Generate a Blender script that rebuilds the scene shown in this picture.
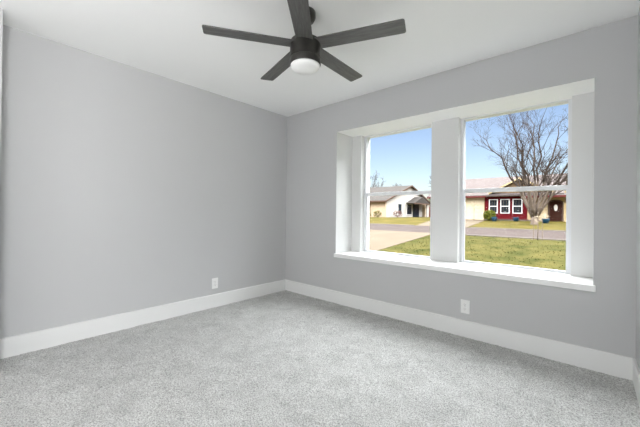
import bpy, math, random
import numpy as np
from mathutils import Vector, Matrix, noise

for o in list(bpy.data.objects):
    bpy.data.objects.remove(o)
SC = bpy.context.scene
COL = SC.collection
R = math.radians

# ------------------------------------------------------------------ camera
cd = bpy.data.cameras.new('camera')
cam = bpy.data.objects.new('camera', cd)
COL.objects.link(cam)
cd.sensor_width = 36.0
cd.lens = 307.31 / 640 * 36.0
cd.shift_y = -2.68 / 640
cd.clip_start = 0.02
cd.clip_end = 500
yaw, pit, rol = R(41.482), R(0.308), R(0.664)
F = Vector((-math.sin(yaw) * math.cos(pit), math.cos(yaw) * math.cos(pit), math.sin(pit)))
Rt = Vector((math.cos(yaw), math.sin(yaw), 0))
U = Rt.cross(F)
R2 = Rt * math.cos(rol) + U * math.sin(rol)
U2 = -Rt * math.sin(rol) + U * math.cos(rol)
m = Matrix((R2, U2, -F)).transposed().to_4x4()
m.translation = Vector((3.2372, -2.94, 1.0918))
cam.matrix_world = m
SC.camera = cam

# ------------------------------------------------------------------ world, sun, fill, exposure
w = bpy.data.worlds.new('sky')
SC.world = w
w.use_nodes = True
nt = w.node_tree
sky = nt.nodes.new('ShaderNodeTexSky')
sky.sky_type = 'NISHITA'
sky.sun_disc = False
sky.sun_elevation = R(42)
sky.sun_rotation = R(160)
sky.air_density = 1.0
sky.dust_density = 1.5
sky.ozone_density = 1.6
bg = nt.nodes['Background']
bg.inputs['Strength'].default_value = 0.155
tint = nt.nodes.new('ShaderNodeMix')
tint.data_type, tint.blend_type = 'RGBA', 'MULTIPLY'
tint.inputs[0].default_value = 1.0
tint.inputs[7].default_value = (1.08, 0.98, 0.97, 1)
nt.links.new(sky.outputs[0], tint.inputs[6])
nt.links.new(tint.outputs[2], bg.inputs['Color'])
# extra glow added to the upper sky, out of view, to brighten the room
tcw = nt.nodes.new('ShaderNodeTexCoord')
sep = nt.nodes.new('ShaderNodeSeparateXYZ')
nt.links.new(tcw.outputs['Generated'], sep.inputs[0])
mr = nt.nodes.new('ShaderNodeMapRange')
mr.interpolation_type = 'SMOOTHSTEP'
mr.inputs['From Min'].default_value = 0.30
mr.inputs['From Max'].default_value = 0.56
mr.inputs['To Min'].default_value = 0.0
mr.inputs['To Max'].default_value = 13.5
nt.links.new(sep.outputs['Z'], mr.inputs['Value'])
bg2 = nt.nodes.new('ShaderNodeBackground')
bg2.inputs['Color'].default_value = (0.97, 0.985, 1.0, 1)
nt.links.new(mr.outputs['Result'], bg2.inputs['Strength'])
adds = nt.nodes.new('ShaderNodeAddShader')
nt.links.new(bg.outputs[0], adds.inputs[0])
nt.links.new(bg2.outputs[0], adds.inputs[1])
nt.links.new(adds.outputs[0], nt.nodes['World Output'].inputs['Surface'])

sd = bpy.data.lights.new('sun', 'SUN')
sd.energy = 1.6
sd.angle = R(0.6)
sd.color = (1.0, 0.95, 0.87)
sun = bpy.data.objects.new('sun', sd)
COL.objects.link(sun)
sun.rotation_euler = Vector((-0.72, 0.60, -0.80)).to_track_quat('-Z', 'Y').to_euler()

# fill lamps added out of view behind the camera to brighten the room
def area(name, loc, target, sx, sy, power, color=(1, 1, 1)):
    ld = bpy.data.lights.new(name, 'AREA')
    ld.shape = 'RECTANGLE'
    ld.size, ld.size_y = sx, sy
    ld.energy = power
    ld.color = color
    o = bpy.data.objects.new(name, ld)
    COL.objects.link(o)
    o.location = loc
    o.rotation_euler = (Vector(target) - Vector(loc)).to_track_quat('-Z', 'Y').to_euler()
    return o

area('hall_fill', (1.95, -6.05, 1.05), (1.95, 0.0, 7.0), 2.3, 2.0, 72.0, (0.98, 0.99, 1.0))
area('side_hall_fill', (4.72, -3.45, 1.05), (0.0, -2.2, 6.2), 0.8, 2.0, 146.0, (0.98, 0.99, 1.0))

SC.view_settings.view_transform = 'Standard'
SC.view_settings.look = 'None'
SC.view_settings.gamma = 1.0
SC.view_settings.use_curve_mapping = False
SC.view_settings.exposure = 0.31
SC.cycles.max_bounces = 14
SC.cycles.diffuse_bounces = 10
SC.cycles.transparent_max_bounces = 16
SC.cycles.sample_clamp_indirect = 6.0
SC.cycles.use_denoising = True

# ------------------------------------------------------------------ materials
def mat(name, col, rough=0.6, col2=None, scale=8.0, bump=0.0, bscale=None, spec=0.4,
        detail=4.0, metal=0.0, stretch=None, lo=0.35, hi=0.65, bdist=0.01):
    mt = bpy.data.materials.new(name)
    mt.use_nodes = True
    t = mt.node_tree
    b = t.nodes['Principled BSDF']
    b.inputs['Base Color'].default_value = (*col, 1)
    b.inputs['Roughness'].default_value = rough
    b.inputs['Metallic'].default_value = metal
    b.inputs['Specular IOR Level'].default_value = spec
    tc = t.nodes.new('ShaderNodeTexCoord')
    src = tc.outputs['Object']
    if stretch:
        mp = t.nodes.new('ShaderNodeMapping')
        mp.inputs['Scale'].default_value = stretch
        t.links.new(src, mp.inputs['Vector'])
        src = mp.outputs[0]
    if col2 is not None:
        n = t.nodes.new('ShaderNodeTexNoise')
        n.inputs['Scale'].default_value = scale
        n.inputs['Detail'].default_value = detail
        n.inputs['Roughness'].default_value = 0.6
        t.links.new(src, n.inputs['Vector'])
        r = t.nodes.new('ShaderNodeValToRGB')
        r.color_ramp.elements[0].position = lo
        r.color_ramp.elements[1].position = hi
        r.color_ramp.elements[0].color = (*col, 1)
        r.color_ramp.elements[1].color = (*col2, 1)
        t.links.new(n.outputs['Fac'], r.inputs['Fac'])
        t.links.new(r.outputs['Color'], b.inputs['Base Color'])
    if bump:
        n2 = t.nodes.new('ShaderNodeTexNoise')
        n2.inputs['Scale'].default_value = bscale or scale
        n2.inputs['Detail'].default_value = 3.0
        t.links.new(src, n2.inputs['Vector'])
        bp = t.nodes.new('ShaderNodeBump')
        bp.inputs['Strength'].default_value = bump
        bp.inputs['Distance'].default_value = bdist
        t.links.new(n2.outputs['Fac'], bp.inputs['Height'])
        t.links.new(bp.outputs['Normal'], b.inputs['Normal'])
    return mt

M = {}
M['wall'] = mat('grey_wall_paint', (0.52, 0.52, 0.525), 0.75, bump=0.10, bscale=180, spec=0.25, bdist=0.001)
M['white'] = mat('white_trim_paint', (0.765, 0.765, 0.758), 0.5, bump=0.03, bscale=60, spec=0.35, bdist=0.001)
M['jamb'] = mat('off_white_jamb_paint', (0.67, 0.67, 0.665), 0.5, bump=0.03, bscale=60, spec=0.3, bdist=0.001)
M['ceiling'] = mat('ceiling_paint', (0.90, 0.90, 0.893), 0.85, bump=0.10, bscale=150, spec=0.2, bdist=0.001)
M['sill'] = mat('white_gloss_sill', (0.86, 0.86, 0.85), 0.4, bump=0.02, bscale=40, bdist=0.001)
M['vinyl'] = mat('white_vinyl', (0.72, 0.73, 0.75), 0.4, bump=0.01, bscale=40, bdist=0.001)
M['plastic'] = mat('outlet_plastic', (0.82, 0.82, 0.81), 0.35, bump=0.01, bscale=90, bdist=0.001)
M['slot'] = mat('dark_slot', (0.10, 0.10, 0.10), 0.6, (0.14, 0.14, 0.14), 60)
M['steel'] = mat('screw_steel', (0.6, 0.6, 0.6), 0.35, (0.5, 0.5, 0.5), 200, metal=0.8)
M['bronze'] = mat('dark_bronze_metal', (0.030, 0.028, 0.025), 0.38, (0.036, 0.034, 0.030), 30, metal=0.35, spec=0.5)
M['blade'] = mat('charcoal_wood', (0.065, 0.063, 0.059), 0.42, (0.12, 0.117, 0.112), 9, stretch=(1.2, 14, 14), bump=0.15, bscale=12, bdist=0.002, spec=0.5)
M['globe'] = mat('frosted_globe', (0.86, 0.86, 0.85), 0.35, bump=0.01, bscale=60, bdist=0.001)
gb = M['globe'].node_tree.nodes['Principled BSDF']
gb.inputs['Emission Color'].default_value = (1.0, 0.98, 0.95, 1)
gb.inputs['Emission Strength'].default_value = 0.03

# carpet: heathered grey fibre
def carpet_mat():
    mt = bpy.data.materials.new('grey_carpet')
    mt.use_nodes = True
    t = mt.node_tree
    b = t.nodes['Principled BSDF']
    b.inputs['Roughness'].default_value = 1.0
    b.inputs['Specular IOR Level'].default_value = 0.05
    tc = t.nodes.new('ShaderNodeTexCoord')
    n = t.nodes.new('ShaderNodeTexNoise')
    n.inputs['Scale'].default_value = 130
    n.inputs['Detail'].default_value = 3
    n.inputs['Roughness'].default_value = 0.75
    t.links.new(tc.outputs['Object'], n.inputs['Vector'])
    r = t.nodes.new('ShaderNodeValToRGB')
    e = r.color_ramp.elements
    e[0].position, e[1].position = 0.34, 0.60
    e[0].color = (0.24, 0.24, 0.233, 1)
    e[1].color = (0.71, 0.71, 0.696, 1)
    t.links.new(n.outputs['Fac'], r.inputs['Fac'])
    # trodden nap: soft patches where the pile lies another way
    n3 = t.nodes.new('ShaderNodeTexNoise')
    n3.inputs['Scale'].default_value = 7
    n3.inputs['Detail'].default_value = 5
    n3.inputs['Distortion'].default_value = 0.8
    t.links.new(tc.outputs['Object'], n3.inputs['Vector'])
    mr = t.nodes.new('ShaderNodeMapRange')
    mr.inputs['From Min'].default_value = 0.35
    mr.inputs['From Max'].default_value = 0.65
    mr.inputs['To Min'].default_value = 0.88
    mr.inputs['To Max'].default_value = 1.04
    t.links.new(n3.outputs['Fac'], mr.inputs['Value'])
    mx = t.nodes.new('ShaderNodeMix')
    mx.data_type, mx.blend_type = 'RGBA', 'MULTIPLY'
    mx.inputs[0].default_value = 1.0
    t.links.new(r.outputs['Color'], mx.inputs[6])
    t.links.new(mr.outputs['Result'], mx.inputs[7])
    t.links.new(mx.outputs[2], b.inputs['Base Color'])
    bp = t.nodes.new('ShaderNodeBump')
    bp.inputs['Strength'].default_value = 0.6
    bp.inputs['Distance'].default_value = 0.007
    t.links.new(n.outputs['Fac'], bp.inputs['Height'])
    t.links.new(bp.outputs['Normal'], b.inputs['Normal'])
    return mt
M['carpet'] = carpet_mat()

def glass_mat():
    mt = bpy.data.materials.new('clear_window_glass')
    mt.use_nodes = True
    t = mt.node_tree
    t.nodes.clear()
    out = t.nodes.new('ShaderNodeOutputMaterial')
    tr = t.nodes.new('ShaderNodeBsdfTransparent')
    tr.inputs['Color'].default_value = (0.97, 0.98, 0.975, 1)
    gl = t.nodes.new('ShaderNodeBsdfGlossy')
    gl.inputs['Roughness'].default_value = 0.02
    fr = t.nodes.new('ShaderNodeFresnel')
    fr.inputs['IOR'].default_value = 1.06
    mx = t.nodes.new('ShaderNodeMixShader')
    t.links.new(fr.outputs[0], mx.inputs[0])
    t.links.new(tr.outputs[0], mx.inputs[1])
    t.links.new(gl.outputs[0], mx.inputs[2])
    t.links.new(mx.outputs[0], out.inputs['Surface'])
    return mt
M['glass'] = glass_mat()

M['lawn'] = mat('winter_lawn', (0.018, 0.021, 0.0035), 0.95, (0.056, 0.047, 0.0140), 1.3, bump=0.8, bscale=14, spec=0.1, detail=9, lo=0.32, hi=0.70, bdist=0.05)
M['farlawn'] = mat('straw_lawn', (0.034, 0.030, 0.0055), 0.95, (0.066, 0.050, 0.013), 0.6, bump=0.8, bscale=14, spec=0.1, detail=9, lo=0.36, hi=0.66, bdist=0.05)
M['grass'] = mat('grass_blades', (0.020, 0.023, 0.0040), 0.8, (0.057, 0.049, 0.0145), 1.3, spec=0.1, detail=6)
M['street'] = mat('weathered_asphalt', (0.037, 0.0282, 0.0255), 0.9, (0.046, 0.037, 0.034), 0.8, bump=0.3, bscale=40, spec=0.2, detail=6)
M['concrete'] = mat('pale_concrete', (0.068, 0.053, 0.038), 0.85, (0.079, 0.063, 0.046), 0.7, bump=0.2, bscale=30, spec=0.2, detail=6)
M['curb'] = mat('curb_concrete', (0.072, 0.062, 0.053), 0.85, (0.085, 0.075, 0.065), 1.5, spec=0.2)
M['bark'] = mat('grey_brown_bark', (0.030, 0.022, 0.018), 0.9, (0.055, 0.043, 0.036), 5, bump=0.6, bscale=20, spec=0.15, stretch=(3, 3, 0.6), bdist=0.02)
M['trunk'] = mat('pale_sunlit_bark', (0.080, 0.061, 0.049), 0.9, (0.15, 0.120, 0.097), 4, bump=0.6, bscale=16, spec=0.15, stretch=(3, 3, 0.6), bdist=0.02)  # sunlit look of the lower tree put into the bark colour
M['cream'] = mat('cream_stucco', (0.38, 0.32, 0.225), 0.85, (0.41, 0.35, 0.25), 2, bump=0.2, bscale=40, spec=0.2)
M['tan'] = mat('tan_stucco', (0.33, 0.253, 0.138), 0.85, (0.363, 0.286, 0.165), 2, bump=0.2, bscale=40, spec=0.2)
M['yellowstucco'] = mat('pale_yellow_siding', (0.31, 0.235, 0.165), 0.85, (0.335, 0.258, 0.185), 2, bump=0.2, bscale=40, spec=0.2)
M['whitehouse'] = mat('white_painted_siding', (0.285, 0.265, 0.245), 0.8, (0.305, 0.285, 0.268), 2, bump=0.2, bscale=30, spec=0.2)
M['red'] = mat('dark_red_siding', (0.070, 0.0055, 0.0080), 0.7, (0.090, 0.0080, 0.0105), 2, stretch=(0.4, 1, 8), bump=0.3, spec=0.25)
M['stone'] = mat('tan_stone_veneer', (0.231, 0.171, 0.0935), 0.9, (0.363, 0.297, 0.193), 3.2, bump=0.8, bscale=5, spec=0.2, bdist=0.03)
M['brownwood'] = mat('brown_gable_boards', (0.165, 0.105, 0.0605), 0.85, (0.22, 0.149, 0.0935), 3, stretch=(6, 1, 0.5), spec=0.2)
M['pinkroof'] = mat('pinkish_shingles', (0.058, 0.047, 0.044), 0.9, (0.085, 0.072, 0.070), 3.5, bump=0.5, bscale=9, spec=0.15, stretch=(1, 1, 3), bdist=0.02)
M['greyroof'] = mat('grey_shingles', (0.030, 0.026, 0.0235), 0.9, (0.048, 0.043, 0.040), 3.5, bump=0.5, bscale=9, spec=0.15, stretch=(1, 1, 3), bdist=0.02)
M['fascia'] = mat('brown_fascia', (0.055, 0.0358, 0.0275), 0.7, (0.077, 0.0495, 0.0385), 4, spec=0.3)
M['redfascia'] = mat('dark_red_fascia', (0.0715, 0.0165, 0.0165), 0.7, (0.0935, 0.0248, 0.022), 4, spec=0.3)
M['tanfascia'] = mat('tan_fascia', (0.303, 0.231, 0.132), 0.8, (0.33, 0.259, 0.154), 4, spec=0.3)
M['garage'] = mat('cream_garage_door', (0.40, 0.335, 0.235), 0.7, (0.43, 0.365, 0.26), 2, spec=0.3)
M['doorwood'] = mat('dark_red_brown_door', (0.020, 0.0075, 0.005), 0.7, (0.032, 0.012, 0.008), 6, stretch=(8, 8, 0.8), spec=0.4)
M['darkglass'] = mat('dark_house_glass', (0.010, 0.013, 0.017), 0.12, (0.02, 0.026, 0.033), 0.8, spec=0.25)
M['paleglass'] = mat('pale_door_glass', (0.55, 0.52, 0.48), 0.2, (0.65, 0.62, 0.58), 3, spec=0.5)
M['winframe'] = mat('white_house_window_frame', (0.55, 0.55, 0.55), 0.5, (0.60, 0.60, 0.60), 5)
M['bluepot'] = mat('blue_glazed_pot', (0.018, 0.052, 0.090), 0.3, (0.026, 0.068, 0.115), 6, spec=0.5)
M['soil'] = mat('potting_soil', (0.07, 0.05, 0.035), 0.95, (0.12, 0.09, 0.06), 20)
M['leafy'] = mat('yellow_green_leaves', (0.030, 0.050, 0.006), 0.7, (0.135, 0.135, 0.020), 5, spec=0.25)
M['leafolive'] = mat('olive_leaves', (0.05, 0.045, 0.011), 0.7, (0.115, 0.10, 0.028), 5, spec=0.25)
M['leafred'] = mat('reddish_leaves', (0.085, 0.042, 0.037), 0.7, (0.15, 0.085, 0.075), 5, spec=0.25)
M['leafgreen'] = mat('dull_green_leaves', (0.0275, 0.0468, 0.0193), 0.7, (0.0715, 0.0935, 0.0385), 5, spec=0.25)
M['leaftan'] = mat('dry_tan_leaves', (0.303, 0.231, 0.143), 0.8, (0.385, 0.319, 0.22), 6, spec=0.2)
M['leafpale'] = mat('dry_cream_leaves', (0.341, 0.275, 0.198), 0.8, (0.418, 0.363, 0.286), 6, spec=0.2)
M['stake'] = mat('weathered_stake', (0.10, 0.075, 0.055), 0.9, (0.13, 0.10, 0.075), 8, spec=0.2)
M['fence'] = mat('red_brown_fence', (0.105, 0.0358, 0.033), 0.85, (0.138, 0.0523, 0.0468), 4, stretch=(6, 6, 0.6), spec=0.2)

# dull, weathered surfaces outdoors have hardly any sheen
for k in ('lawn', 'farlawn', 'grass', 'street', 'concrete', 'curb', 'bark', 'trunk', 'cream', 'tan', 'yellowstucco', 'whitehouse', 'red', 'stone',
          'brownwood', 'pinkroof', 'greyroof', 'fascia', 'redfascia', 'tanfascia', 'garage', 'doorwood', 'winframe', 'soil', 'leafy', 'leafolive',
          'leafred', 'leafgreen', 'leaftan', 'leafpale', 'stake', 'fence', 'darkglass', 'paleglass', 'bluepot'):
    M[k].node_tree.nodes['Principled BSDF'].inputs['Specular IOR Level'].default_value = 0.03

# ------------------------------------------------------------------ mesh helpers
def origin(o):
    v = Vector((0, 0, 0))
    while o is not None:
        v += o.location
        o = o.parent
    return v

class MB:
    def __init__(s):
        s.v, s.f, s.mi = [], [], []
    def add(s, vs, fs, mi=0):
        k = len(s.v)
        s.v += [tuple(v) for v in vs]
        for f in fs:
            s.f.append(tuple(i + k for i in f))
            s.mi.append(mi)
    def box(s, x0, x1, y0, y1, z0, z1, mi=0):
        s.add([(x0, y0, z0), (x1, y0, z0), (x1, y1, z0), (x0, y1, z0),
               (x0, y0, z1), (x1, y0, z1), (x1, y1, z1), (x0, y1, z1)],
              [(3, 2, 1, 0), (4, 5, 6, 7), (0, 1, 5, 4), (1, 2, 6, 5), (2, 3, 7, 6), (3, 0, 4, 7)], mi)
    def prism(s, poly, ext, mi=0):            # planar polygon (3-D points) pushed along ext
        n = len(poly)
        e = Vector(ext)
        P = [Vector(p) for p in poly]
        nn = sum(((P[i] - P[0]).cross(P[(i + 1) % n] - P[0]) for i in range(n)), Vector())
        if nn.dot(e) > 0:
            P.reverse()
        s.add(P + [p + e for p in P],
              [tuple(range(n)), tuple(range(2 * n - 1, n - 1, -1))] +
              [(i, i + n, (i + 1) % n + n, (i + 1) % n) for i in range(n)], mi)
    def lathe(s, c, prof, n=32, mi=0):        # prof: (r, z) from top to bottom
        vs, fs = [], []
        for r, z in prof:
            for i in range(n):
                a = 2 * math.pi * i / n
                vs.append((c[0] + r * math.cos(a), c[1] + r * math.sin(a), c[2] + z))
        for j in range(len(prof) - 1):
            for i in range(n):
                a, b = j * n + i, j * n + (i + 1) % n
                fs.append((a, a + n, b + n, b))
        fs.append(tuple(range(n)))
        k = (len(prof) - 1) * n
        fs.append(tuple(range(k + n - 1, k - 1, -1)))
        s.add(vs, fs, mi)
    def tube(s, pts, rad, n=5, mi=0):
        pts = [Vector(p) for p in pts]
        vs, fs = [], []
        up = Vector((0.31, 0.17, 0.93))
        for i, p in enumerate(pts):
            t = (pts[min(i + 1, len(pts) - 1)] - pts[max(i - 1, 0)]).normalized()
            a = t.cross(up)
            if a.length < 0.05:
                a = t.cross(Vector((1, 0, 0)))
            a.normalize()
            b = t.cross(a)
            r = rad[i]
            for k in range(n):
                q = 2 * math.pi * k / n
                vs.append(p + a * (r * math.cos(q)) + b * (r * math.sin(q)))
        for i in range(len(pts) - 1):
            for k in range(n):
                a, b = i * n + k, i * n + (k + 1) % n
                fs.append((a, a + n, b + n, b))
        fs.append(tuple(range(n)))
        k = (len(pts) - 1) * n
        fs.append(tuple(range(k + n - 1, k - 1, -1)))
        s.add(vs, fs, mi)
    def build(s, name, mats, parent=None, smooth=False, bevel=0.0, segs=2):
        me = bpy.data.meshes.new(name)
        o3 = origin(parent)
        me.from_pydata([(v[0] - o3.x, v[1] - o3.y, v[2] - o3.z) for v in s.v], [], s.f)
        for mm in (mats if isinstance(mats, (list, tuple)) else [mats]):
            me.materials.append(mm)
        me.polygons.foreach_set('material_index', s.mi)
        if smooth:
            me.polygons.foreach_set('use_smooth', [True] * len(me.polygons))
        me.update()
        o = bpy.data.objects.new(name, me)
        COL.objects.link(o)
        if parent is not None:
            o.parent = parent
        if bevel:
            b = o.modifiers.new('bevel', 'BEVEL')
            b.width, b.segments, b.limit_method, b.angle_limit = bevel, segs, 'ANGLE', R(40)
        return o

def thing(name, loc, label, cat, group=None):
    o = bpy.data.objects.new(name, None)
    COL.objects.link(o)
    o.location = loc
    o.empty_display_size = 0.1
    return tag(o, label, cat, group)

def tag(o, label, cat, group=None):
    o['label'], o['category'] = label, cat
    if group:
        o['group'] = group
    return o

def struct(o, label=None):
    o['kind'] = 'structure'
    if label:
        o['label'] = label
    return o

def box(name, mt, x0, x1, y0, y1, z0, z1, parent=None, bevel=0.0):
    b = MB()
    b.box(x0, x1, y0, y1, z0, z1)
    return b.build(name, mt, parent, bevel=bevel)

# ------------------------------------------------------------------ the room shell
W, H, YB = 3.4616, 2.44, -3.90            # width, height, back wall
XL, XR, ZB, ZT, D1 = 0.8993, 3.248, 0.596, 2.079, 0.331
XA, XB, XC, XD = 1.0338, 1.9394, 2.2174, 3.1115
YO = 0.54

# window wall: a boxed-out recess with two window openings and a post between them
wb = MB()
lo, zb = -0.10, ZB - 0.045
wb.box(-0.12, XL, 0, D1, lo, H + .1)
wb.box(XR, W + .12, 0, D1, lo, H + .1)
wb.box(XL, XR, 0, D1, lo, zb)
wb.box(XL, XR, 0, D1, ZT, H + .1)
wb.box(-0.12, XA, D1, YO, lo, H + .1)
wb.box(XB, XC, D1, YO, zb, ZT)
wb.box(XD, W + .12, D1, YO, lo, H + .1)
wb.box(XA, XD, D1, YO, lo, zb)
wb.box(XA, XD, D1, YO, ZT, H + .1)
for i, f in enumerate(wb.f):
    c = sum((Vector(wb.v[k]) for k in f), Vector()) / len(f)
    e = 0.002
    inside = all(XL - e <= wb.v[k][0] <= XR + e for k in f) and c.y > 0.05
    side = (abs(c.x - XL) < e or abs(c.x - XR) < e) and c.y > 0.05
    recess = abs(c.y - D1) < e
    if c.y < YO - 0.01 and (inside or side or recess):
        wb.mi[i] = 2 if abs(c.z - ZT) < e else 1  # soffit gets brighter paint: light bounced off the sill put into its colour
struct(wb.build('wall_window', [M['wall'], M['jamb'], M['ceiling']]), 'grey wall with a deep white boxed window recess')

struct(box('wall_left', M['wall'], -0.12, 0, YB - .1, 0, lo, H + .1))
rw = MB()
RY0, RY1 = -3.86, -3.00  # unseen opening added to let the side fill lamp in
rw.box(W, W + .12, RY1, 0, lo, H + .1)
rw.box(W, W + .12, YB - .1, RY0, lo, H + .1)
rw.box(W, W + .12, RY0, RY1, 2.40, H + .1)
struct(rw.build('wall_right', M['wall']))
struct(box('wall_fill_passage', M['white'], W + .12, 4.85, RY1, RY1 + .1, lo, H))  # unseen passage added to enclose the side fill lamp
struct(box('wall_fill_passage', M['white'], W + .12, 4.85, RY0 - .1, RY0, lo, H))
struct(box('wall_fill_passage', M['white'], 4.80, 4.90, RY0 - .1, RY1 + .1, lo, H))
struct(box('wall_closet', M['wall'], 0, 0.25, YB, -2.819, 0, H))
bw = MB()
DX0, DX1, DZ = 0.75, 3.15, 2.40  # wide opening added so the hall fill lamp reaches the room
bw.box(0, DX0, YB - .12, YB, lo, H + .1)
bw.box(DX1, W, YB - .12, YB, lo, H + .1)
bw.box(DX0, DX1, YB - .12, YB, DZ, H + .1)
struct(bw.build('wall_back', M['wall']), 'grey wall with a wide unseen opening added for the fill light')
struct(box('ceiling', M['ceiling'], -0.12, 4.95, -6.4, YO, H, H + .25))
# unseen hall added to enclose the fill lamp behind the back opening
struct(box('wall_fill_hall', M['white'], DX0 - .12, DX0, -6.3, YB - .12, lo, H))
struct(box('wall_fill_hall', M['white'], DX1, DX1 + .12, -6.3, YB - .12, lo, H))
struct(box('wall_fill_hall', M['white'], DX0 - .12, DX1 + .12, -6.42, -6.3, lo, H))

# carpet: a dense grid with a tufted pile
def carpet():
    s = 0.0075
    x0, x1, y0, y1 = -0.02, W + 0.02, YB - 0.25, 0.02
    nx, ny = int((x1 - x0) / s), int((y1 - y0) / s)
    rng = np.random.default_rng(4)
    def smooth(a, k):
        for _ in range(k):
            a = (a + np.roll(a, 1, 0) + np.roll(a, -1, 0) + np.roll(a, 1, 1) + np.roll(a, -1, 1)) / 5
        return a / a.std()
    z = rng.normal(size=(ny, nx)) * 0.5 + smooth(rng.normal(size=(ny, nx)), 3) * 0.6
    z += smooth(rng.normal(size=(ny, nx)), 60) * 0.5
    z = -0.006 + np.clip(z, -2.2, 2.2) * 0.0016
    X, Y = np.meshgrid(np.linspace(x0, x1, nx), np.linspace(y0, y1, ny))
    X = X + rng.normal(size=X.shape) * s * 0.2
    Y = Y + rng.normal(size=X.shape) * s * 0.2
    co = np.stack([X, Y, z], -1).reshape(-1, 3)
    a = (np.arange(ny - 1)[:, None] * nx + np.arange(nx - 1)[None]).reshape(-1)
    quads = np.stack([a, a + 1, a + nx + 1, a + nx], -1).reshape(-1)
    me = bpy.data.meshes.new('floor')
    me.vertices.add(len(co))
    me.vertices.foreach_set('co', co.reshape(-1))
    me.loops.add(len(quads))
    me.loops.foreach_set('vertex_index', quads)
    nf = len(quads) // 4
    me.polygons.add(nf)
    me.polygons.foreach_set('loop_start', np.arange(nf) * 4)
    me.polygons.foreach_set('use_smooth', [True] * nf)
    me.update(calc_edges=True)
    me.materials.append(M['carpet'])
    o = bpy.data.objects.new('floor', me)
    COL.objects.link(o)
    return struct(o, 'light grey cut pile carpet')
carpet()
struct(box('subfloor', M['concrete'], -0.12, 4.95, -6.4, 0.0, -0.10, -0.02))

# baseboards with an eased top edge
HB, TB = 0.142, 0.014
def baseboard(name, a, b, n):
    a, b, n = Vector(a), Vector(b), Vector(n)
    prof = [(0, -0.008), (TB, -0.008), (TB, HB - 0.006), (TB - 0.004, HB), (0, HB)]
    bb = MB()
    bb.prism([a + n * p + Vector((0, 0, z)) for p, z in prof], b - a)
    return struct(bb.build(name, M['white']))
baseboard('baseboard_left', (0, -2.819, 0), (0, 0, 0), (1, 0, 0))
baseboard('baseboard_window', (TB, 0, 0), (W - TB, 0, 0), (0, -1, 0))
baseboard('baseboard_right', (W, 0, 0), (W, RY1, 0), (-1, 0, 0))
baseboard('baseboard_closet', (0.25, -2.819, 0), (0.25, YB, 0), (1, 0, 0))

# window sill board with a rounded nose
sl = MB()
sl.box(XL - 0.012, XR + 0.014, -0.022, 0, zb, ZB)
sl.box(XL, XR, 0, D1, zb, ZB)
sl.box(XA, XB, D1, 0.405, zb, ZB)
sl.box(XC, XD, D1, 0.405, zb, ZB)
struct(sl.build('trim_1', M['sill'], bevel=0.003), 'white window sill board under both windows')

# single hung windows
def window(name, x0, x1, label):
    y0, y1 = 0.402, 0.47
    fw = 0.028
    b = MB()
    b.box(x0, x0 + fw, y0, y1, zb, ZT)
    b.box(x1 - fw, x1, y0, y1, zb, ZT)
    b.box(x0 + fw, x1 - fw, y0, y1, ZT - 0.014, ZT)
    b.box(x0 + fw, x1 - fw, y0, y1, zb, ZB + 0.008)
    root = struct(b.build(name, M['vinyl'], bevel=0.003), label)
    a0, a1 = x0 + fw, x1 - fw
    zm = 1.330
    box('meeting_rail', M['vinyl'], a0, a1, 0.412, 0.455, zm - 0.020, zm + 0.020, root, 0.003)
    sb = MB()                       # lower sash stiles and bottom rail
    sb.box(a0, a0 + 0.010, 0.416, 0.440, ZB + 0.008, zm - 0.020)
    sb.box(a1 - 0.010, a1, 0.416, 0.440, ZB + 0.008, zm - 0.020)
    sb.box(a0 + 0.010, a1 - 0.010, 0.416, 0.440, ZB + 0.008, ZB + 0.020)
    sb.build('lower_sash', M['vinyl'], root)
    box('lower_pane', M['glass'], a0 + 0.008, a1 - 0.008, 0.427, 0.431, ZB + 0.018, zm - 0.018, root)
    box('upper_pane', M['glass'], a0, a1, 0.444, 0.448, zm + 0.018, ZT - 0.012, root)
    return root
window('window_1', XA, XB, 'left single hung white vinyl window')
window('window_2', XC, XD, 'right single hung white vinyl window')

# ------------------------------------------------------------------ ceiling fan
FX, FY = 1.7895, -1.469
fan = thing('ceiling_fan', (FX, FY, H), 'dark bronze five blade ceiling fan with a white globe light', 'ceiling fan')
b = MB()
b.lathe((FX, FY, 0), [(0.062, 2.44), (0.066, 2.432), (0.066, 2.400), (0.055, 2.378), (0.022, 2.370)], 40)
b.build('canopy', M['bronze'], fan, True)
b = MB()
b.lathe((FX, FY, 0), [(0.0125, 2.385), (0.0125, 2.25)], 16)
b.build('downrod', M['bronze'], fan, True)
b = MB()
b.lathe((FX, FY, 0), [(0.03, 2.250), (0.085, 2.246), (0.100, 2.238), (0.104, 2.226), (0.104, 2.128), (0.1005, 2.125), (0.1005, 2.121),
                      (0.104, 2.118), (0.104, 2.083), (0.101, 2.078), (0.09, 2.078)], 56)
hub = b.build('motor_housing', M['bronze'], fan, True)
hub.modifiers.new('edge', 'EDGE_SPLIT').split_angle = R(35)
b = MB()
b.lathe((FX, FY, 0), [(0.097, 2.079), (0.0985, 2.076), (0.098, 2.071), (0.094, 2.062), (0.084, 2.053), (0.068, 2.044), (0.046, 2.038), (0.022, 2.035), (0.004, 2.034)], 56)
b.build('light_globe', M['globe'], fan, True)
rot0, pitch, RB, WB = R(-51.24), R(-7.4), 0.65, 0.118
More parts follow.
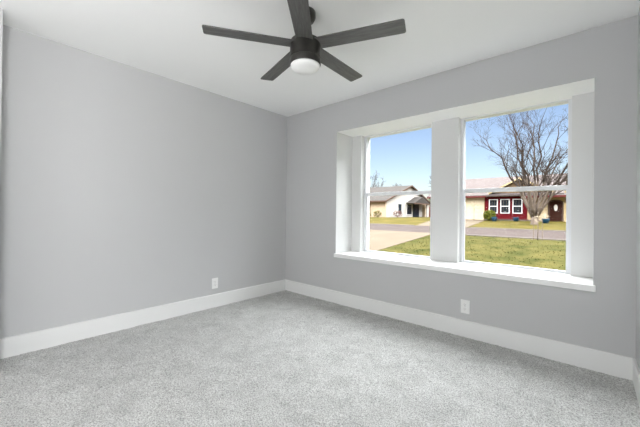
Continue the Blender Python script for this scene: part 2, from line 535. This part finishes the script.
for k in range(5):
    a = rot0 + 2 * math.pi / 5 * k
    me = MB()
    t, n = 0.009, 5
    outline = []
    w0, w1, rc = WB * 0.94 / 2, WB / 2, 0.014
    outline += [(0.085, -w0), (RB - rc, -w1)]
    outline += [(RB - rc + rc * math.sin(q), -w1 + rc - rc * math.cos(q)) for q in (R(30), R(60), R(90))]
    outline += [(RB - rc + rc * math.cos(q), w1 - rc + rc * math.sin(q)) for q in (0, R(30), R(60), R(90))]
    outline += [(0.085, w0)]
    me.prism([(x, y, -t / 2) for x, y in outline], (0, 0, t))
    o = me.build('blade', M['blade'], None, bevel=0.0025)
    o.parent = fan
    o.location = (0, 0, 2.214 - H)
    o.rotation_euler = (Matrix.Rotation(a, 3, 'Z') @ Matrix.Rotation(pitch, 3, 'X')).to_euler()

# ------------------------------------------------------------------ wall outlets
def outlet(loc, nrm, label):
    nrm = Vector(nrm)
    tx = Vector((0, 0, 1)).cross(nrm)
    rt = thing('wall_outlet', loc, label, 'outlet', 'white duplex outlets low on the walls')
    rt.rotation_euler = Matrix((tx, -nrm, Vector((0, 0, 1)))).transposed().to_euler()
    def part(name, mt, boxes, bev=0.0, parent=rt, lathe=None):
        b = MB()
        for q in boxes:
            b.box(*q)
        if lathe:
            b.tube(*lathe)
        o = b.build(name, mt, None, bevel=bev)
        o.parent = parent
        return o
    part('cover_plate', M['plastic'], [(-0.038, 0.038, -0.006, 0, -0.060, 0.060)], 0.003)
    for s in (-1, 1):
        z = 0.0195 * s
        f = part('socket', M['plastic'], [(-0.017, 0.017, -0.0085, -0.0055, z - 0.0145, z + 0.0145)], 0.0025)
        part('slots', M['slot'], [(-0.008, -0.006, -0.0089, -0.0080, z - 0.001, z + 0.008), (0.006, 0.008, -0.0089, -0.0080, z - 0.001, z + 0.007),
                                  (-0.0025, 0.0025, -0.0089, -0.0080, z - 0.010, z - 0.006)], 0, f)
    part('screw', M['steel'], [], 0, rt, ([(0, -0.0055, 0), (0, -0.0075, 0)], [0.0035, 0.003], 10))
    return rt
outlet((2.391, 0, 0.262), (0, -1, 0), 'white duplex outlet below the windows on the window wall')
outlet((0, -1.0875, 0.265), (1, 0, 0), 'white duplex outlet on the plain left wall near the corner')

# ------------------------------------------------------------------ outdoors: the ground
def g(y):
    return -0.2 + 0.0375 * (min(y, 35.0) - 17.0)

def lawn(name, mt, ys, xs, label):
    lb = MB()
    for y in ys:
        for x in xs:
            lb.v.append((x, y, g(y)))
    n = len(xs)
    for j in range(len(ys) - 1):
        for i in range(n - 1):
            k = j * n + i
            lb.f.append((k, k + 1, k + n + 1, k + n))
            lb.mi.append(0)
    struct(lb.build(name, mt), label)
XS = [-110, -60, -30, -15, -8, 0, 8, 25, 70]
lawn('lawn', M['lawn'], [0.62, 4, 8, 12, 17, 20], XS, 'patchy olive green lawn on the near side of the street')
lawn('lawn', M['farlawn'], [20, 23.1, 29, 35, 45, 60, 90, 140], XS, 'straw yellow winter lawn across the street')

def slab(name, mt, poly, h, label=None):
    b = MB()
    n = len(poly)
    b.add([(x, y, g(y) + h) for x, y in poly] + [(x, y, g(y) - 0.15) for x, y in poly],
          [tuple(range(n)), tuple(range(2 * n - 1, n - 1, -1))] + [(i, i + n, (i + 1) % n + n, (i + 1) % n) for i in range(n)])
    return struct(b.build(name, mt), label)
slab('street', M['street'], [(-90, 17.2), (50, 17.2), (50, 22.9), (-90, 22.9)], 0.02, 'pinkish grey street')
slab('curb', M['curb'], [(-3.9, 16.95), (50, 16.95), (50, 17.2), (-3.9, 17.2)], 0.05, 'pale concrete curb on the near side')
slab('curb', M['curb'], [(-90, 22.9), (-8.6, 22.9), (-8.6, 23.2), (-90, 23.2)], 0.05, 'pale concrete curb on the far side left of the driveway')
slab('curb', M['curb'], [(-3.9, 22.9), (50, 22.9), (50, 23.2), (-3.9, 23.2)], 0.05, 'pale concrete curb on the far side right of the driveway')
slab('driveway', M['concrete'], [(-10.5, 0.7), (-2.9, 0.7), (-3.64, 8.8), (-4.45, 17.2), (-11.0, 17.2)], 0.02, 'pale concrete driveway on the near side')
slab('driveway', M['concrete'], [(-8.35, 22.9), (-4.15, 22.9), (-5.5, 34.9), (-11.2, 34.9), (-10.1, 30.3)], 0.025, 'pale concrete driveway across the street')

# grass blades where the near and the far lawn are seen
rng = random.Random(11)
gm = MB()
def blades(n, x0, x1, y0, y1, h0, h1, test):
    c = 0
    while c < n:
        x, y = rng.uniform(x0, x1), rng.uniform(y0, y1)
        if not test(x, y):
            continue
        a, h, ww = rng.uniform(0, math.pi), rng.uniform(h0, h1), rng.uniform(0.012, 0.03)
        z = g(y)
        dx, dy = math.cos(a) * ww, math.sin(a) * ww
        lx, ly = rng.uniform(-.05, .05), rng.uniform(-.05, .05)
        gm.add([(x - dx, y - dy, z - .01), (x + dx, y + dy, z - .01), (x + lx, y + ly, z + h)], [(0, 1, 2)])
        c += 1
blades(3500, -4.4, 4.5, 8.0, 16.9, 0.015, 0.05, lambda x, y: x > -3.5 - (y - 8.8) * 0.1)
go = gm.build('grass', M['grass'])
go['kind'] = 'stuff'
tag(go, 'short winter grass growing on the near lawn outside the windows', 'grass')

# ------------------------------------------------------------------ outdoors: plants
def wob(rg, s):
    return Vector((rg.gauss(0, s), rg.gauss(0, s), rg.gauss(0, s)))

def bare_tree(name, base, height, limbs, spread, seed, label, trunk_h, trunk_r, mats, levels=3, kids=5, lean=(0, 0), group=None, twig_r=0.012, trunk_wide=1.0):
    rg = random.Random(seed)
    base = Vector(base)
    root = thing(name, base, label, 'tree', group)
    tk = MB()
    top = base + Vector((lean[0], lean[1], trunk_h))
    tk.tube([base - Vector((0, 0, .15)), base + Vector((0, 0, .12)), base.lerp(top, .5), top],
            [trunk_r * 1.35, trunk_r * 1.05, trunk_r * 0.95, trunk_r * trunk_wide], 10)
    tk.build('trunk', mats[0], root, True)
    tw = MB()
    def grow(p, d, L, r, lev):
        n = 4 if lev < levels else 3
        pts, rad = [p.copy()], [r]
        d = d.normalized()
        for i in range(n):
            d = (d + wob(rg, 0.11) + Vector((0, 0, 0.05))).normalized()
            pts.append(pts[-1] + d * (L / n))
            rad.append(max(r * (1 - 0.72 * (i + 1) / n), twig_r * 0.45))
        tw.tube(pts, rad, 4 if lev < 2 else 3)
        if lev < levels:
            for c in range(kids):
                f = rg.uniform(0.25, 1.0)
                i = min(int(f * n), n - 1)
                q = pts[i].lerp(pts[i + 1], f * n - i)
                side = wob(rg, 1.0)
                side = (side - d * side.dot(d)).normalized()
                grow(q, d * rg.uniform(.7, 1.0) + side * rg.uniform(.45, .8), L * rg.uniform(.42, .62) , max(r * 0.42, twig_r * .7), lev + 1)
    for i in range(limbs):
        a = 2 * math.pi * (i + rg.uniform(-.25, .25)) / limbs
        s = spread * (1.0 if i % 2 == 0 else 0.45) * rg.uniform(.85, 1.1)
        hh = (height - trunk_h) * (0.78 if i % 2 == 0 else 0.95) * rg.uniform(.85, 1.05)
        out = Vector((math.cos(a) * s, math.sin(a) * s, 0))
        p0 = top + Vector((math.cos(a), math.sin(a), 0)) * trunk_r * 0.45 * trunk_wide - Vector((0, 0, .35 * trunk_h * rg.uniform(.3, .9)))
        pts, rad = [], []
        N = 9
        r0 = trunk_r * rg.uniform(.36, .50)
        for j in range(N + 1):
            f = j / N
            q = p0 + out * (0.74 * f + 0.26 * f * f) + Vector((0, 0, hh * (1.08 * f - 0.08 * f * f)))
            if 0 < j:
                q += wob(rg, 0.012 * height * f ** .5)
            pts.append(q)
            rad.append(r0 * (1 - f) ** 0.85 + twig_r)
        lm = MB()
        lm.tube(pts, rad, 6)
        lm.mi = [0 if k < 6 * 3 else 1 for k in range(len(lm.f))]     # sunlight on the low limbs painted in as paler bark
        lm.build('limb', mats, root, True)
        nb = kids + 6
        for c in range(nb):
            f = rg.uniform(0.16, 1.0)
            j = min(int(f * N), N - 1)
            q = pts[j].lerp(pts[j + 1], f * N - j)
            d = (pts[j + 1] - pts[j]).normalized()
            side = wob(rg, 1.0)
            side = (side - d * side.dot(d)).normalized()
            grow(q, d + side * rg.uniform(.45, .85), height * rg.uniform(.16, .27) * (1.15 - .5 * f), max(rad[j] * .5, twig_r), 1)
    t = tw.build('twigs', mats[1], root)
    t['kind'] = 'stuff'
    return root

def leaf_cloud(mb, c, r, n, size, rg, flat=1.0):
    c = Vector(c)
    for _ in range(n):
        d = wob(rg, 1).normalized() * rg.uniform(.35, 1.0) ** .5
        p = c + Vector((d.x * r[0], d.y * r[1], d.z * r[2]))
        a = wob(rg, 1).normalized()
        b2 = a.cross(wob(rg, 1)).normalized()
        s = size * rg.uniform(.6, 1.3)
        mb.add([p - a * s, p + b2 * s * .45, p + a * s, p - b2 * s * .45], [(0, 1, 2, 3)])

def bush(base, r, mt, label, seed, n=320, size=.07, group='shrubs beside the houses'):
    rg = random.Random(seed)
    base = Vector(base)
    root = thing('bush', base, label, 'bush', group)
    st = MB()
    for i in range(7):
        a = 2 * math.pi * i / 7
        st.tube([base - Vector((0, 0, .05)), base + Vector((math.cos(a) * r[0] * .3, math.sin(a) * r[1] * .3, r[2] * .7)),
                 base + Vector((math.cos(a) * r[0] * .7, math.sin(a) * r[1] * .7, r[2] * 1.4))], [.018, .012, .006], 4)
    st.build('stems', M['bark'], root)
    fo = MB()
    leaf_cloud(fo, base + Vector((0, 0, r[2] * 1.02)), r, n, size, rg)
    fo.build('foliage', mt, root)
    return root

# the large bare tree across the street
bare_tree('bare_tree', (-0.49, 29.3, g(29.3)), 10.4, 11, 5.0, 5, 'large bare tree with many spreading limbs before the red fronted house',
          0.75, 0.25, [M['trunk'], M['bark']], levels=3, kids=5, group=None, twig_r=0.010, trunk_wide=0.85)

def sapling(name, base, h, label, mt, seed, stakes, nleaf, lr):
    rg = random.Random(seed)
    base = Vector(base)
    root = thing(name, base, label, 'tree')
    b = MB()
    b.tube([base - Vector((0, 0, .05)), base + Vector((.02, 0, h * .5)), base + Vector((0, .02, h))], [.022, .016, .008], 6)
    for i in range(9):
        a, z = rg.uniform(0, 6.28), h * rg.uniform(.45, .95)
        p = base + Vector((.01, 0, z))
        L = h * rg.uniform(.15, .28)
        b.tube([p, p + Vector((math.cos(a) * L * .7, math.sin(a) * L * .7, L * .8))], [.008, .004], 4)
    b.build('trunk', M['stake'], root, True)
    fo = MB()
    leaf_cloud(fo, base + Vector((0, 0, h * .80)), lr, nleaf, .05, rg)
    fo.build('leaves', mt, root)
    for (dx, dy) in stakes:
        s = MB()
        s.tube([base + Vector((dx, dy, -.1)), base + Vector((dx, dy, 1.05))], [.015, .013], 6)
        s.build('stake', M['stake'], root)
    return root
sapling('sapling', (1.14, 16.5, g(16.5)), 1.35, 'young sapling held between thin stakes on the near lawn', M['leafpale'], 3,
        [(-0.18, .05), (0.20, -.05)], 26, (.16, .16, .2))
sapling('sapling', (-6.2, 32.6, g(32.6) + .02), 2.1, 'slim young tree with dry tan leaves before the garage door', M['leaftan'], 8, [], 46, (.5, .5, .6))

bush((-4.95, 33.6, g(33.6)), (.62, .5, .58), M['leafy'], 'yellow green bush before the red siding beside a blue pot', 4, 950, .10)

def pot(loc, r, h, label):
    b = MB()
    x, y, z = loc
    root = thing('flower_pot', loc, label, 'pot', 'blue pots along the red fronted house')
    b.lathe((x, y, z), [(r * .86, h * .9), (r * .9, h), (r, h), (r * 1.02, h * .9), (r * .95, h * .8), (r * .7, 0)], 20)
    b.build('pot_body', M['bluepot'], root, True)
    s = MB()
    s.lathe((x, y, z), [(r * .84, h * .93), (r * .80, h * .88)], 16)
    s.build('soil', M['soil'], root)
    return root
pot((-4.28, 32.7, g(32.7)), .27, .44, 'blue glazed pot standing in front of the yellow green bush')
pot((-2.52, 33.6, g(33.6)), .29, .40, 'low blue pot below the third house window')
p3 = pot((0.10, 31.7, g(31.7)), .30, .42, 'blue pot holding a dry cream plant right of the large tree')
pf = MB()
leaf_cloud(pf, (0.02, 31.7, g(31.7) + .62), (.3, .25, .30), 60, .09, random.Random(2))
pf.build('dry_plant', M['leafpale'], p3)

# ------------------------------------------------------------------ outdoors: the red fronted house
G0 = g(35)
hs = thing('house', (-3.0, 35.0, G0), 'tan house with dark red siding, three white windows and an arched brown door', 'house', 'houses across the street')
YF = 35.0
def hp(name, mt, boxes, parent=hs, bevel=0.0):
    b = MB()
    for q in boxes:
        b.box(*q)
    return b.build(name, mt, parent, bevel=bevel)
hp('wall', M['tan'], [(-5.8, 3.3, YF, 43, G0 - .3, 3.42), (-11.8, -5.8, YF, 43, G0 - .3, 3.08)])
gd = MB()
for i in range(5):
    z0 = G0 + .02 + i * .42
    gd.box(-11.2, -6.05, YF - .05, YF, z0, z0 + .405)
gd.build('garage_door', M['garage'], hs, bevel=.01)
hp('door_trim', M['cream'], [(-6.05, -5.8, YF - .06, YF, G0, 2.95), (-11.2, -6.05, YF - .06, YF, G0 + 2.12, 2.95)])
hp('red_siding', M['red'], [(-5.72, -1.72, YF - .08, YF, G0 + .12, 3.02)])
for x in (-5.0, -4.2, -3.35, -2.5, -1.7):
    hp('frieze_batten', M['brownwood'], [(x - .04, x + .04, YF - .05, YF, 3.02, 3.40)])
hp('plinth', M['curb'], [(-5.72, -0.1, YF - .35, YF, G0 - .1, G0 + .12)])
hp('stone_wall', M['stone'], [(-1.72, -0.05, YF - .12, YF, G0 + .05, 2.98)])
for x0, x1 in ((-5.28, -4.42), (-4.17, -3.30), (-3.04, -2.16)):
    z0, z1 = 1.22, 2.76
    fr = hp('window', M['winframe'], [(x0, x0 + .08, YF - .15, YF - .08, z0, z1), (x1 - .08, x1, YF - .15, YF - .08, z0, z1),
                                      (x0 + .08, x1 - .08, YF - .15, YF - .08, z0, z0 + .08), (x0 + .08, x1 - .08, YF - .15, YF - .08, z1 - .08, z1),
                                      (x0 + .08, x1 - .08, YF - .15, YF - .08, (z0 + z1) / 2 - .04, (z0 + z1) / 2 + .04)])
    hp('pane', M['darkglass'], [(x0 + .05, x1 - .05, YF - .10, YF - .07, z0 + .05, z1 - .05)], fr)
    hp('muntin', M['stake'], [(q - .012, q + .012, YF - .12, YF - .10, z0 + .08, z1 - .08) for q in (x0 + (x1 - x0) / 3 + .01, x1 - (x1 - x0) / 3 - .01)], fr)
# arched front door
dr = MB()
dx0, dx1, dz = 0.04, 1.14, 2.28
arch = [(dx0, YF, G0 + .04)] + [(dx0, YF, dz)] + \
       [((dx0 + dx1) / 2 - (dx1 - dx0) / 2 * math.cos(R(q)), YF, dz + .28 * math.sin(R(q))) for q in range(15, 180, 15)] + [(dx1, YF, dz), (dx1, YF, G0 + .04)]
dr.prism(arch, (0, -.05, 0))
hp_d = dr.build('front_door', M['doorwood'], hs)
fr = MB()
for i in range(len(arch) - 1):
    fr.tube([Vector(arch[i]) + Vector((0, -.04, 0)), Vector(arch[i + 1]) + Vector((0, -.04, 0))], [.07, .07], 6)
fr.build('door_frame', M['fascia'], hp_d)
dw = MB()
dw.prism([(.60 + .14 * math.cos(R(q)), YF - .05, 1.82 + .32 * math.sin(R(q))) for q in range(0, 360, 20)], (0, -.02, 0))
dw.build('door_window', M['paleglass'], hp_d)
# roofs
def gable_x(parent, name, mt, x0, x1, y0, yr, y1, ze, zr, th=.14):
    b = MB()
    b.prism([(x0, y0, ze), (x0, yr, zr), (x0, y1, ze), (x0, y1, ze + th), (x0, yr, zr + th), (x0, y0, ze + th)], (x1 - x0, 0, 0))
    return b.build(name, mt, parent)
hp('eave_fascia', M['redfascia'], [(-12.1, -5.5, YF - .62, YF - .56, 2.96, 3.12)])
gable_x(hs, 'roof', M['pinkroof'], -12.1, 1.25, YF - .6, 39.6, 44.0, 3.06, 5.50)
gw = MB()
gw.prism([(1.0, YF + .4, 3.4), (1.0, 39.6, 5.45), (1.0, 43, 3.5)], (.12, 0, 0))
gw.build('gable_wall', M['pinkroof'], hs)
# front gable over the windows
fg = MB()
fg.prism([(-4.9, YF - .2, 3.42), (0.1, YF - .2, 3.42), (-2.4, YF - .2, 4.75)], (0, 3.5, 0))
fg.build('front_gable', M['brownwood'], hs)
for s, nm in ((-1, 'gable_roof'), (1, 'gable_roof')):
    q = MB()
    xe = -2.4 + s * 2.85
    q.prism([(-2.4, YF - .55, 4.80), (xe, YF - .55, 3.28), (xe, YF - .55, 3.42), (-2.4, YF - .55, 4.95)], (0, 4.2, 0))
    q.build(nm, M['pinkroof'], hs)
    q = MB()
    q.prism([(-2.4, YF - .60, 4.78), (xe, YF - .60, 3.26), (xe, YF - .60, 3.44), (-2.4, YF - .60, 4.97)], (0, .05, 0))
    q.build('rake_board', M['tanfascia'], hs)
# low porch roof over the door
pr = MB()
pr.prism([(-1.9, YF - .9, 2.86), (-1.9, YF + .3, 3.25), (-1.9, YF + .3, 3.38), (-1.9, YF - .9, 2.99)], (3.7, 0, 0))
pr.build('porch_roof', M['pinkroof'], hs)
hp('porch_beam', M['redfascia'], [(-1.9, 1.8, YF - .96, YF - .90, 2.82, 3.02)])
hp('porch_light', M['slot'], [(1.36, 1.52, YF - .16, YF, 2.5, 2.74)])

# ------------------------------------------------------------------ outdoors: the white house on the left
GX, GY0, GY1, GZ = -19.9, 38.0, 54.5, 0.475
wh = thing('house', (-26.0, 46.0, GZ), 'white gabled house with a grey shingle roof and a small pointed porch', 'house', 'houses across the street')
def wp(name, mt, boxes, parent=wh, bevel=0.0):
    return hp(name, mt, boxes, parent, bevel)
wp('front_wall', M['yellowstucco'], [(-22.5, GX, GY0, GY0 + .3, GZ - .4, 2.95)])
wp('recessed_wall', M['brownwood'], [(-34.0, -22.5, GY0 + 2.2, GY0 + 2.5, GZ - .4, 3.0)])
gw = MB()
gw.prism([(GX, GY0 + .3, GZ - .4), (GX, GY1, GZ - .4), (GX, GY1, 3.0), (GX, (GY0 + GY1) / 2, 5.72), (GX, GY0 + .3, 3.0)], (-.3, 0, 0))
gw.build('gable_wall', M['whitehouse'], wh)
wp('rear_wall', M['whitehouse'], [(-34, GX - .3, GY1 - .3, GY1, GZ - .4, 3.0)])
gable_x(wh, 'roof', M['greyroof'], -34.5, GX + .35, GY0 - .5, (GY0 + GY1) / 2, GY1 + .5, 2.84, 5.74, .12)
for yy0, yy1 in ((GY0 - .5, (GY0 + GY1) / 2), (GY1 + .5, (GY0 + GY1) / 2)):
    q = MB()
    q.prism([(GX + .35, yy0, 2.76), (GX + .35, yy1, 5.66), (GX + .35, yy1, 5.90), (GX + .35, yy0, 3.00)], (.06, 0, 0))
    q.build('rake_board', M['fascia'], wh)
wp('eave_fascia', M['fascia'], [(-34.5, GX + .35, GY0 - .56, GY0 - .5, 2.76, 2.98)])
# cross gable further along the ridge
cg = MB()
cg.prism([(-31.5, 40.5, 3.6), (-24.6, 40.5, 3.6), (-28.0, 40.5, 5.9)], (0, 8, 0))
cg.build('cross_gable', M['greyroof'], wh)
for y0, y1, z0 in ((41.9, 43.1, 0.95), (45.0, 46.8, 0.90)):
    fr = wp('window', M['winframe'], [(GX, GX + .06, y0, y1, z0, 2.68)])
    wp('pane', M['darkglass'], [(GX + .05, GX + .08, y0 + .06, y1 - .06, z0 + .06, 2.62)], fr)
wp('front_door', M['darkglass'], [(GX, GX + .08, 47.4, 49.8, GZ, 2.72)])
pc = MB()
pc.prism([(GX + 1.5, 44.7, 2.80), (GX + 1.5, 51.3, 2.80), (GX + 1.5, 48.0, 3.95)], (-1.5, 0, 0))
pc.build('porch_gable', M['greyroof'], wh)
wp('porch_beam', M['fascia'], [(GX + 1.45, GX + 1.62, 44.7, 51.3, 2.66, 2.86)])
wp('porch_post', M['whitehouse'], [(GX + 1.1, GX + 1.4, 50.2, 50.6, GZ - .1, 2.7)])
wp('porch_pillar', M['yellowstucco'], [(GX + .0, GX + .5, 51.4, 52.9, GZ - .1, 2.95)])

# fence panel beyond the white house
fe = thing('fence', (-16.0, 53.0, g(53)), 'red brown board fence right of the white house', 'fence')
fb = MB()
for i in range(40):
    fb.box(-19.3 + i * .2, -19.3 + i * .2 + .18, 53, 53.03, g(53), 2.4 + (.03 if i % 3 else 0))
fb.build('boards', M['fence'], fe)
fb = MB()
for z in (.8, 1.9):
    fb.box(-19.3, -11.3, 53.03, 53.09, z, z + .1)
fb.build('rails', M['fence'], fe)

bush((-22.3, 37.0, g(37)), (.5, .5, .45), M['leafolive'], 'olive bush at the dark recess of the white house', 21, 160, .10)
bush((-20.6, 36.9, g(37)), (.72, .6, .50), M['leafolive'], 'rounded olive bush before the pale yellow front wall', 22, 220, .11)
bush((-18.9, 40.0, g(40)), (.75, .75, .55), M['leafred'], 'reddish bush at the corner of the white gable wall', 23, 160, .12)

# bare trees behind the white house
for i, (x, y, h, sp, lab) in enumerate(((-46.5, 76, 13.0, 4.0, 'bare tree behind the white house nearest the left window edge'),
                                        (-43.5, 88, 10.0, 3.2, 'bare tree above the grey roof ridge of the white house'),
                                        (-18.3, 60, 9.0, 2.6, 'bare tree behind the red brown fence'))):
    bare_tree('bare_tree', (x, y, g(y)), h, 7, sp, 40 + i, lab, 2.2, 0.22, [M['bark'], M['bark']], levels=2, kids=5, group='bare trees behind the houses', twig_r=.045)
for i, (x, y, r, lab) in enumerate(((-27.5, 74, 3.0, 'dull green tree behind the red brown fence'),
                                    (-38.0, 70, 2.2, 'low green tree behind the grey roof of the white house'))):
    rg = random.Random(60 + i)
    root = thing('leafy_tree', (x, y, g(y)), lab, 'tree', 'leafy trees behind the houses')
    b = MB()
    b.tube([(x, y, g(y) - .2), (x, y, g(y) + r * 1.2)], [.25, .15], 8)
    b.build('trunk', M['bark'], root, True)
    f = MB()
    for k in range(7):
        leaf_cloud(f, (x + rg.uniform(-.5, .5) * r, y + rg.uniform(-.5, .5) * r, g(y) + r * rg.uniform(.7, 1.5)), (r * .6, r * .6, r * .5), 150, .22, rg)
    f.build('foliage', M['leafgreen'], root)
